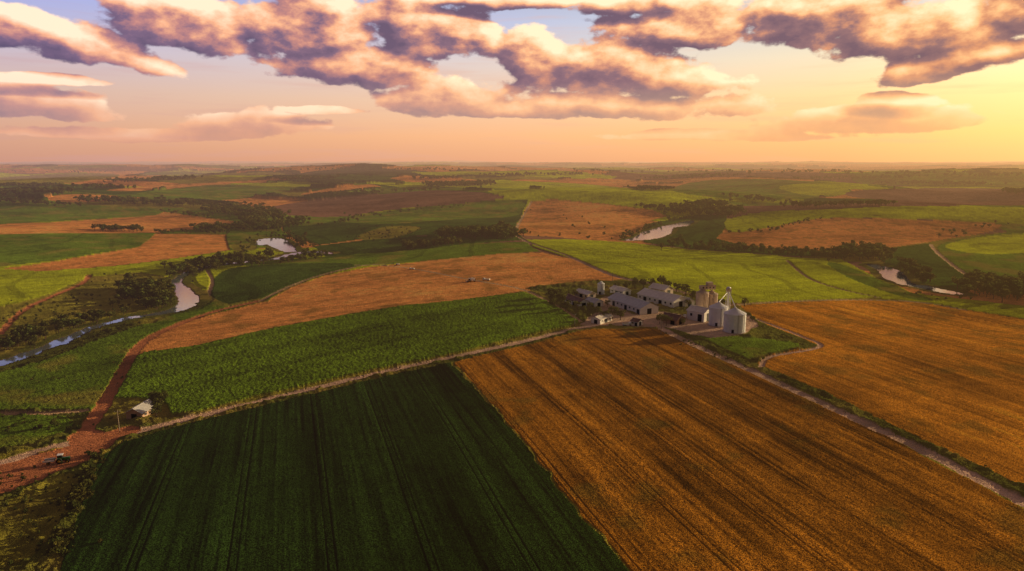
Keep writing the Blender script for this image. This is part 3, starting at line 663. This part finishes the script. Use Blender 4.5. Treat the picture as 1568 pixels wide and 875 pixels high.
g0=dens(0,0);g1=dens(.016,.015);D0=g0[0]
def ramp(nt,f,st):
    r=nt.nodes.new('ShaderNodeValToRGB');e=r.color_ramp.elements
    while len(e)<len(st):e.new(.5)
    for el,(p,c) in zip(e,st):el.position=p;el.color=c+(1,)
    nt.links.new(f,r.inputs[0]);return r.outputs[0]
sky=nt.nodes.new('ShaderNodeTexSky');sky.sky_type='NISHITA';sky.sun_disc=False;sky.sun_elevation=SUN_EL;sky.sun_rotation=SUN_AZ;sky.dust_density=3;sky.air_density=1.5;sky.altitude=90
grad=ramp(nt,mth(nt,'MULTIPLY',EL,2.0,clamp=True),[(0,(.98,.48,.26)),(.07,(1.14,.60,.30)),(.17,(1.08,.72,.47)),(.27,(.90,.76,.71)),(.38,(.62,.66,.90)),(.65,(.20,.24,.42)),(1.0,(.10,.13,.24))])
t_=mth(nt,'MULTIPLY_ADD',AZ,.75,.5,clamp=True)
tint=ramp(nt,t_,[(0,(.68,.70,.94)),(.5,(.96,.94,.92)),(.82,(1.16,1.14,.84)),(.97,(1.6,1.42,.90)),(1,(1.75,1.55,.95))])
base=mixc(nt,1.0,grad,tint,'MULTIPLY')
nsk=mixc(nt,1.0,sky.outputs[0],(.08,.08,.08),'MULTIPLY')
base=mixc(nt,.08,base,nsk)
c=nt.nodes.new('ShaderNodeCombineXYZ');nt.links.new(mth(nt,'MULTIPLY',AZ,4.5),c.inputs[0]);nt.links.new(mth(nt,'MULTIPLY',EL,55),c.inputs[1])
cn=noise(nt,1,5,.55,c.outputs[0]);cr=nt.nodes.new('ShaderNodeMapRange');cr.interpolation_type='SMOOTHSTEP';nt.links.new(cn,cr.inputs[0]);cr.inputs[1].default_value=.48;cr.inputs[2].default_value=.72;cr.inputs[4].default_value=.35
ccol=mixc(nt,t_,(.58,.33,.36),(1.1,.60,.28))
base=mixc(nt,cr.outputs[0],base,ccol)
kE=nt.nodes.new('ShaderNodeMapRange');nt.links.new(EL,kE.inputs[0]);kE.inputs[1].default_value=.03;kE.inputs[2].default_value=.16;kE.inputs[3].default_value=.35;kE.inputs[4].default_value=1.35
df_=mth(nt,'MULTIPLY',mth(nt,'SUBTRACT',g0[1],g1[1]),kE.outputs[0])
lit=mth(nt,'SUBTRACT',mth(nt,'MULTIPLY_ADD',df_,1.2,.57),mth(nt,'MULTIPLY',mth(nt,'MAXIMUM',D0,0),.24),clamp=True)
cL=ramp(nt,lit,[(0,(.12,.09,.18)),(.24,(.20,.13,.24)),(.44,(.54,.24,.25)),(.62,(.98,.46,.28)),(1,(1.2,.90,.66))])
cR=ramp(nt,lit,[(0,(.22,.12,.14)),(.24,(.36,.18,.16)),(.44,(.80,.34,.16)),(.62,(1.15,.60,.25)),(1,(1.3,1.0,.58))])
cc_=mixc(nt,t_,cL,cR)
al=nt.nodes.new('ShaderNodeMapRange');al.interpolation_type='SMOOTHSTEP';nt.links.new(D0,al.inputs[0]);al.inputs[1].default_value=-.03;al.inputs[2].default_value=.26
lowf=nt.nodes.new('ShaderNodeMapRange');nt.links.new(EL,lowf.inputs[0]);lowf.inputs[1].default_value=.0;lowf.inputs[2].default_value=.11;lowf.inputs[3].default_value=.2;lowf.inputs[4].default_value=.98
fin=mixc(nt,mth(nt,'MULTIPLY',al.outputs[0],lowf.outputs[0]),base,cc_)
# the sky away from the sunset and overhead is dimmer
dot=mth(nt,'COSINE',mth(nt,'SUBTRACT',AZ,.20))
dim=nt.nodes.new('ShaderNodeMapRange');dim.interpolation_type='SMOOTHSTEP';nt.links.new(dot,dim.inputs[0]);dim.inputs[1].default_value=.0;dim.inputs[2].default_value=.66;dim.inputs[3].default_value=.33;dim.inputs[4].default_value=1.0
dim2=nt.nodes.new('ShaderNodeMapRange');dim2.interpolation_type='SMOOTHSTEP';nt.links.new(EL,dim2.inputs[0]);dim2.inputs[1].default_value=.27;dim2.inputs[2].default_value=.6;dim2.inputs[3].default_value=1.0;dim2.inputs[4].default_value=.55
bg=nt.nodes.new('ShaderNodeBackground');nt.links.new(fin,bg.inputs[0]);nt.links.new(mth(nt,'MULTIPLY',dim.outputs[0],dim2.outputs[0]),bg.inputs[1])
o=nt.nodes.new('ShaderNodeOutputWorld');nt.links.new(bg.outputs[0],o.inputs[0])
# ------------------------------------------------------------------ sun + camera
l=bpy.data.lights.new('sun','SUN');l.energy=5;l.angle=math.radians(.5);l.color=(1,.75,.40)
so=bpy.data.objects.new('sun',l);d=Vector((math.sin(SUN_AZ)*math.cos(SUN_EL),math.cos(SUN_AZ)*math.cos(SUN_EL),math.sin(SUN_EL)))
so.rotation_euler=d.to_track_quat('Z','Y').to_euler();so.location=(300,200,200);sc.collection.objects.link(so)
cam=bpy.data.cameras.new('camera');cam.lens=24;cam.sensor_width=36;cam.clip_end=200000;cam.clip_start=.5
co=bpy.data.objects.new('camera',cam);co.location=(0,0,CAMH);co.rotation_euler=(math.pi/2-PITCH,0,0);sc.collection.objects.link(co);sc.camera=co
sc.view_settings.view_transform='Standard';sc.view_settings.look='None';sc.view_settings.exposure=0
